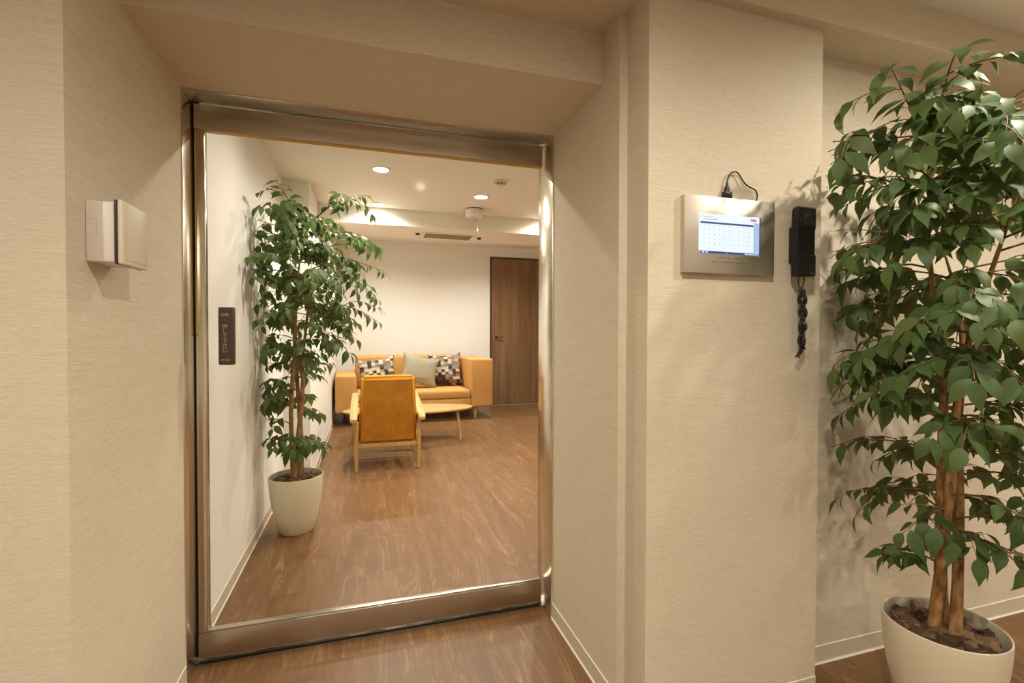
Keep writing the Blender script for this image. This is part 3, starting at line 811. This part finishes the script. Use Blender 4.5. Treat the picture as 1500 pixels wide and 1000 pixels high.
tube('coil_cord', [(-0.008, cyl, 0.002), (-0.011, cyl, -0.015), (-0.008, cyl, -0.030), (0.0, cyl, -0.038), (0.009, cyl, -0.028), (0.013, cyl, -0.012), (0.011, cyl, 0.002)], 0.0020, M_BLACK, e, 8)
s1 = strand(0.0); s2 = strand(math.pi)
tail1 = s1[-1]; tail2 = s2[-1]
s1 += [(tail1[0] - 0.004, cyl, -0.232), (tail1[0] - 0.013, cyl, -0.243), (tail1[0] - 0.022, cyl, -0.254)]
s2 += [(tail2[0] + 0.008, cyl, -0.226), (tail2[0] + 0.018, cyl, -0.222)]
for sp in (s1, s2):
    h = helix(sp, 0.0062, 0.0046, 0.3)
    tube('coil_cord', h, 0.0017, M_BLACK, e, 5)

# ================================================================ POTTED FICUS TREES
def leaf_mesh(name, L, W, bend, fold, twist):
    rows = [(0.0, 0.08), (0.14, 0.66), (0.34, 1.0), (0.58, 0.80), (0.80, 0.30), (1.0, 0.02)]
    verts = []; faces = []
    for tt, w in rows:
        x = L * (math.sin(bend * tt) / bend if bend else tt); z0 = -L * ((1 - math.cos(bend * tt)) / bend if bend else 0)
        for sd in (-1, 0, 1):
            y = sd * W / 2 * w
            z = z0 + abs(sd) * fold * W / 2 * w + twist * sd * W * w * (tt - 0.4)
            verts.append((x, y, z))
    for r in range(len(rows) - 1):
        for k in (0, 1):
            a = r * 3 + k; faces.append((a, a + 3, a + 4, a + 1))
    me = bpy.data.meshes.new(name); me.from_pydata(verts, [], faces); me.materials.append(M_LEAF)
    for p in me.polygons: p.use_smooth = True
    return me
LEAVES = [leaf_mesh('leaf', 0.078, 0.039, 0.8, 0.16, 0.1), leaf_mesh('leaf', 0.082, 0.038, 1.1, 0.12, -0.2),
          leaf_mesh('leaf', 0.070, 0.036, 0.5, 0.2, 0.15), leaf_mesh('leaf', 0.086, 0.038, 0.7, 0.12, 0.25), leaf_mesh('leaf', 0.062, 0.032, 1.3, 0.2, -0.1)]

def interp(tab, z):
    if z <= tab[0][0]: return tab[0][1]
    for (a, va), (b, vb) in zip(tab, tab[1:]):
        if z <= b: return va + (vb - va) * (z - a) / (b - a)
    return tab[-1][1]

def ficus(loc, rimR, H, seed, prof, nbr, ok, label, lean, ztop, group, sprays=()):
    rnd = random.Random(seed)
    root = tag(empty('potted_ficus', loc), label, 'potted plant', group)
    base = Vector(loc)
    # pot: tapered, bellied wall, open top with an inner wall
    R = rimR
    outer = [(R * 0.60, 0.0), (R * 0.64, 0.006), (R * 0.78, H * 0.25), (R * 0.90, H * 0.52), (R * 0.97, H * 0.78), (R * 0.995, H * 0.97), (R * 0.99, H * 0.995), (R * 0.972, H), (R * 0.955, H * 0.99), (R * 0.945, H * 0.90), (R * 0.93, H * 0.80)]
    lathe('pot', outer, M_POT, root, 56, True, True)
    zs = H * 0.875
    mul = lathe('mulch', [(R * 0.93, zs - 0.02), (R * 0.8, zs - 0.004), (R * 0.4, zs + 0.006), (0.002, zs + 0.008)], M_CHIP, root, 28, True, True)
    chips = []
    for k in range(4):
        bm = bmesh.new(); add_box(bm, (-0.5, -0.5, -0.5), (0.5, 0.5, 0.5))
        bmesh.ops.subdivide_edges(bm, edges=bm.edges[:], cuts=1)
        for v in bm.verts:
            v.co += Vector((rnd.uniform(-.09, .09), rnd.uniform(-.13, .13), rnd.uniform(-.13, .13)))
            v.co.y *= 1 - 0.55 * abs(v.co.x); v.co.z += 0.35 * v.co.x * v.co.x
        bmesh.ops.recalc_face_normals(bm, faces=bm.faces[:])
        me = bpy.data.meshes.new('bark_chip'); bm.to_mesh(me); bm.free(); me.materials.append(M_CHIP); chips.append(me)
    for k in range(80):
        r = R * 0.77 * math.sqrt((k + 0.5) / 80); a = k * 2.39996
        o = bpy.data.objects.new('bark_chip', rnd.choice(chips)); COL.objects.link(o); o.parent = mul
        o.location = (r * math.cos(a), r * math.sin(a), zs + rnd.uniform(0.002, 0.014) + 0.012 * (1 - r / R))
        L = rnd.uniform(0.036, 0.066)
        o.scale = (L, L * rnd.uniform(0.4, 0.65), L * rnd.uniform(0.2, 0.36)); o.rotation_euler = (rnd.uniform(-.5, .5), rnd.uniform(-.45, .45), rnd.uniform(0, 6.28))
    # stems
    stems = []
    ns = 3
    for k in range(ns):
        ph = 2.1 * k + 0.6; tz = ztop - (0.06, 0.16, 0.28)[k]
        pts = []; rad = []
        for j in range(22):
            u = j / 21; z = zs - 0.02 + (tz - zs + 0.02) * u
            spread = 0.024 + (0.10 * max(0, u - 0.55) / 0.45 if u > 0.55 else 0)
            a = ph + u * 2.6
            wob = 0.008 * math.sin(9 * u + k * 2)
            pts.append((spread * math.cos(a) + wob + lean[0] * u, spread * math.sin(a) + wob + lean[1] * u, z))
            rad.append(max(0.003, 0.0155 * (1 - u) ** 0.85 + 0.0015) * (1.0 + 0.08 * math.sin(17 * u + k)))
        stems.append((pts, rad))
        tube('stem', pts, rad, M_BARK, root, 10)
    def on_stem(k, z):
        pts, rad = stems[k]
        for a, b in zip(pts, pts[1:]):
            if a[2] <= z <= b[2]:
                u = (z - a[2]) / (b[2] - a[2]); return Vector(a).lerp(Vector(b), u)
        return Vector(pts[-1])
    bmb = bmesh.new(); leaves = []
    zlo = prof[0][0]
    def put_leaf(p, d, sz):
        if d.length < 1e-6: return
        d = d.normalized()
        out = Vector((p.x, p.y, 0)); out = out.normalized() if out.length > 0.03 else Vector((0, -1, 0))
        upv = Vector((rnd.uniform(-.45, .45), rnd.uniform(-.45, .45), 0.85)) + out * 0.55
        y = upv.cross(d)
        if y.length < 0.05: y = Vector((1, 0, 0)).cross(d)
        y.normalize(); z = d.cross(y)
        tip = p + d * 0.068 * sz
        for q in (p, tip, p + d * 0.034 * sz + y * 0.017 * sz, p + d * 0.034 * sz - y * 0.017 * sz):
            if not ok(base + q): return
        if tip.z < 0.02: return
        m4 = Matrix((d, y, z)).transposed().to_4x4(); m4.translation = p
        leaves.append((m4 @ Matrix.Scale(sz, 4), rnd.randrange(len(LEAVES))))
    def leafy(path, t0, spacing, sz):
        path = [Vector(q) for q in path]
        tot = sum((b - a).length for a, b in zip(path, path[1:])); s = tot * t0; sidek = rnd.choice((-1, 1))
        while s < tot:
            acc = 0
            for a, b in zip(path, path[1:]):
                l = (b - a).length
                if acc + l >= s:
                    p = a.lerp(b, (s - acc) / l); d = (b - a).normalized(); break
                acc += l
            side = d.cross(Vector((0, 0, 1)))
            side = side.normalized() if side.length > 0.05 else Vector((1, 0, 0))
            dr = side * sidek * rnd.uniform(0.5, 1.0) + d * rnd.uniform(0.3, 0.8) + Vector((0, 0, -rnd.uniform(-0.05, 0.8)))
            pet = p + dr.normalized() * 0.010 + Vector((0, 0, 0.002))
            if ok(base + pet): tube_bm(bmb, [p, p.lerp(pet, .5) + Vector((0, 0, .0015)), pet], 0.0008, 3, False)
            put_leaf(pet, dr, sz * rnd.uniform(0.78, 1.18)); sidek = -sidek; s += spacing * rnd.uniform(0.75, 1.25)
        e_ = path[-1]; d = (path[-1] - path[-2]).normalized()
        put_leaf(e_, d + Vector((0, 0, -0.35)), sz)
    def branch(o, az, L, rise, droop, r0, lvl):
        h = Vector((math.cos(az), math.sin(az), 0)); path = []; n = 7
        kink = rnd.uniform(-.25, .25)
        for j in range(n):
            u = j / (n - 1)
            hh = Vector((math.cos(az + kink * u), math.sin(az + kink * u), 0))
            q = o + hh * L * u + Vector((0, 0, L * (rise * u - droop * u * u)))
            if not ok(base + q) and j > 1: break
            path.append(q)
        if len(path) < 3: return
        tube_bm(bmb, path, [r0 * (1 - 0.7 * j / (n - 1)) for j in range(len(path))], 5, False)
        if lvl == 0:
            leafy(path, 0.34, 0.027, 1.0)
            for u in (2, 3, 4):
                if u < len(path) and rnd.random() < 0.85:
                    branch(path[u], az + rnd.choice((-1, 1)) * rnd.uniform(.5, 1.1), L * rnd.uniform(.38, .55), rnd.uniform(.1, .6), rnd.uniform(.3, .9), r0 * .55, 1)
        else:
            leafy(path, 0.15, 0.027, 0.95)
    for i in range(nbr):
        u = (i + rnd.uniform(0.1, 0.9)) / nbr
        z = zlo + (ztop - 0.03 - zlo) * (1 - (1 - u) ** 1.0)
        dens = interp([(p[0], p[2]) for p in prof], z)
        if rnd.random() > dens: continue
        k = rnd.randrange(ns)
        while z > stems[k][0][-1][2] and k != 0: k = (k + 1) % ns
        L = interp([(p[0], p[1]) for p in prof], z) * rnd.uniform(0.66, 1.0)
        branch(on_stem(k, min(z, stems[k][0][-1][2] - 0.01)), i * 2.39996 + rnd.uniform(-.5, .5), L, rnd.uniform(0.25, 0.75), rnd.uniform(0.45, 0.85), 0.0036, 0)
    for z, azd, L, rise, droop in sprays:
        k = max(range(ns), key=lambda q: on_stem(q, z).dot(Vector((math.cos(math.radians(azd)), math.sin(math.radians(azd)), 0))) - (9 if z > stems[q][0][-1][2] else 0))
        branch(on_stem(k, min(z, stems[k][0][-1][2])), math.radians(azd), L, rise, droop, 0.0042, 0)
    for k in range(ns):
        for q in range(3):
            branch(Vector(stems[k][0][-1]), rnd.uniform(0, 6.28), 0.15, rnd.uniform(.4, 1.0), 0.7, 0.003, 0)
    from_bm('branches', bmb, M_TWIG, root, True)
    # the leaves that show largest are objects of their own, the rest is one part
    camp = Vector((0, 0, 1.2)) - base
    leaves.sort(key=lambda l: (l[0].translation - camp).length)
    for m4, k in leaves[:300]:
        o = bpy.data.objects.new('leaf', LEAVES[k]); COL.objects.link(o); o.parent = root; o.matrix_local = m4
    verts = []; faces = []
    for m4, k in leaves[300:]:
        b0 = len(verts); me = LEAVES[k]
        verts += [m4 @ v.co for v in me.vertices]; faces += [[b0 + i for i in p.vertices] for p in me.polygons]
    me = bpy.data.meshes.new('foliage'); me.from_pydata([tuple(v) for v in verts], [], faces)
    fo = link('foliage', me, M_LEAF, root, True); fo['kind'] = 'stuff'
    print('ficus leaves', len(leaves))
    return root

FG = 'potted artificial ficus trees'
# profile rows: height, crown radius, density
profR = [(0.48, 0.16, 0.45), (0.58, 0.27, 0.6), (0.75, 0.31, 0.6), (1.0, 0.31, 0.75), (1.25, 0.36, 1), (1.5, 0.40, 1), (1.7, 0.38, 1), (1.85, 0.32, 1), (2.0, 0.24, 1)]
ficus((1.68, 1.00, 0), 0.152, 0.325, 11, profR, 84, lambda p: p.y < Y_BACK - 0.02 and p.z < Z_BEAM - 0.03 and not (p.x < 1.435 and p.y > Y_PANEL - 0.02) and p.x > 1.188 * p.y,
      'tall leafy green ficus in a cream pot beside the wall phone', (0.02, -0.02), 1.84, FG, [(1.72, 192, 0.38, 0.72, 0.36), (1.66, 178, 0.38, 0.65, 0.42), (1.76, 215, 0.34, 0.65, 0.35), (1.55, 215, 0.36, 0.5, 0.4), (1.75, 300, 0.28, 0.7, 0.4), (1.45, 190, 0.36, 0.35, 0.45), (1.6, 150, 0.32, 0.8, 0.5)])
profI = [(0.47, 0.16, 0.3), (0.60, 0.22, 0.4), (0.85, 0.26, 0.55), (1.1, 0.31, 0.62), (1.32, 0.40, 1), (1.55, 0.42, 1), (1.75, 0.44, 1), (1.9, 0.38, 0.9), (2.05, 0.24, 0.6)]
ficus((-0.405, 3.16, 0), 0.155, 0.34, 23, profI, 82, lambda p: p.x > XW + 0.015 and not (p.x < XPIL + 0.015 and p.y > YPIL - 0.02),
      'leafy green ficus in a cream pot behind the glass door', (0.02, 0.0), 1.98, FG, [(1.80, 235, 0.28, 1.1, 0.4), (1.82, 340, 0.34, 1.1, 0.55), (1.7, 10, 0.42, 0.6, 0.45), (1.6, 355, 0.44, 0.5, 0.5), (1.5, 310, 0.42, 0.5, 0.6), (1.35, 350, 0.42, 0.4, 0.6)])
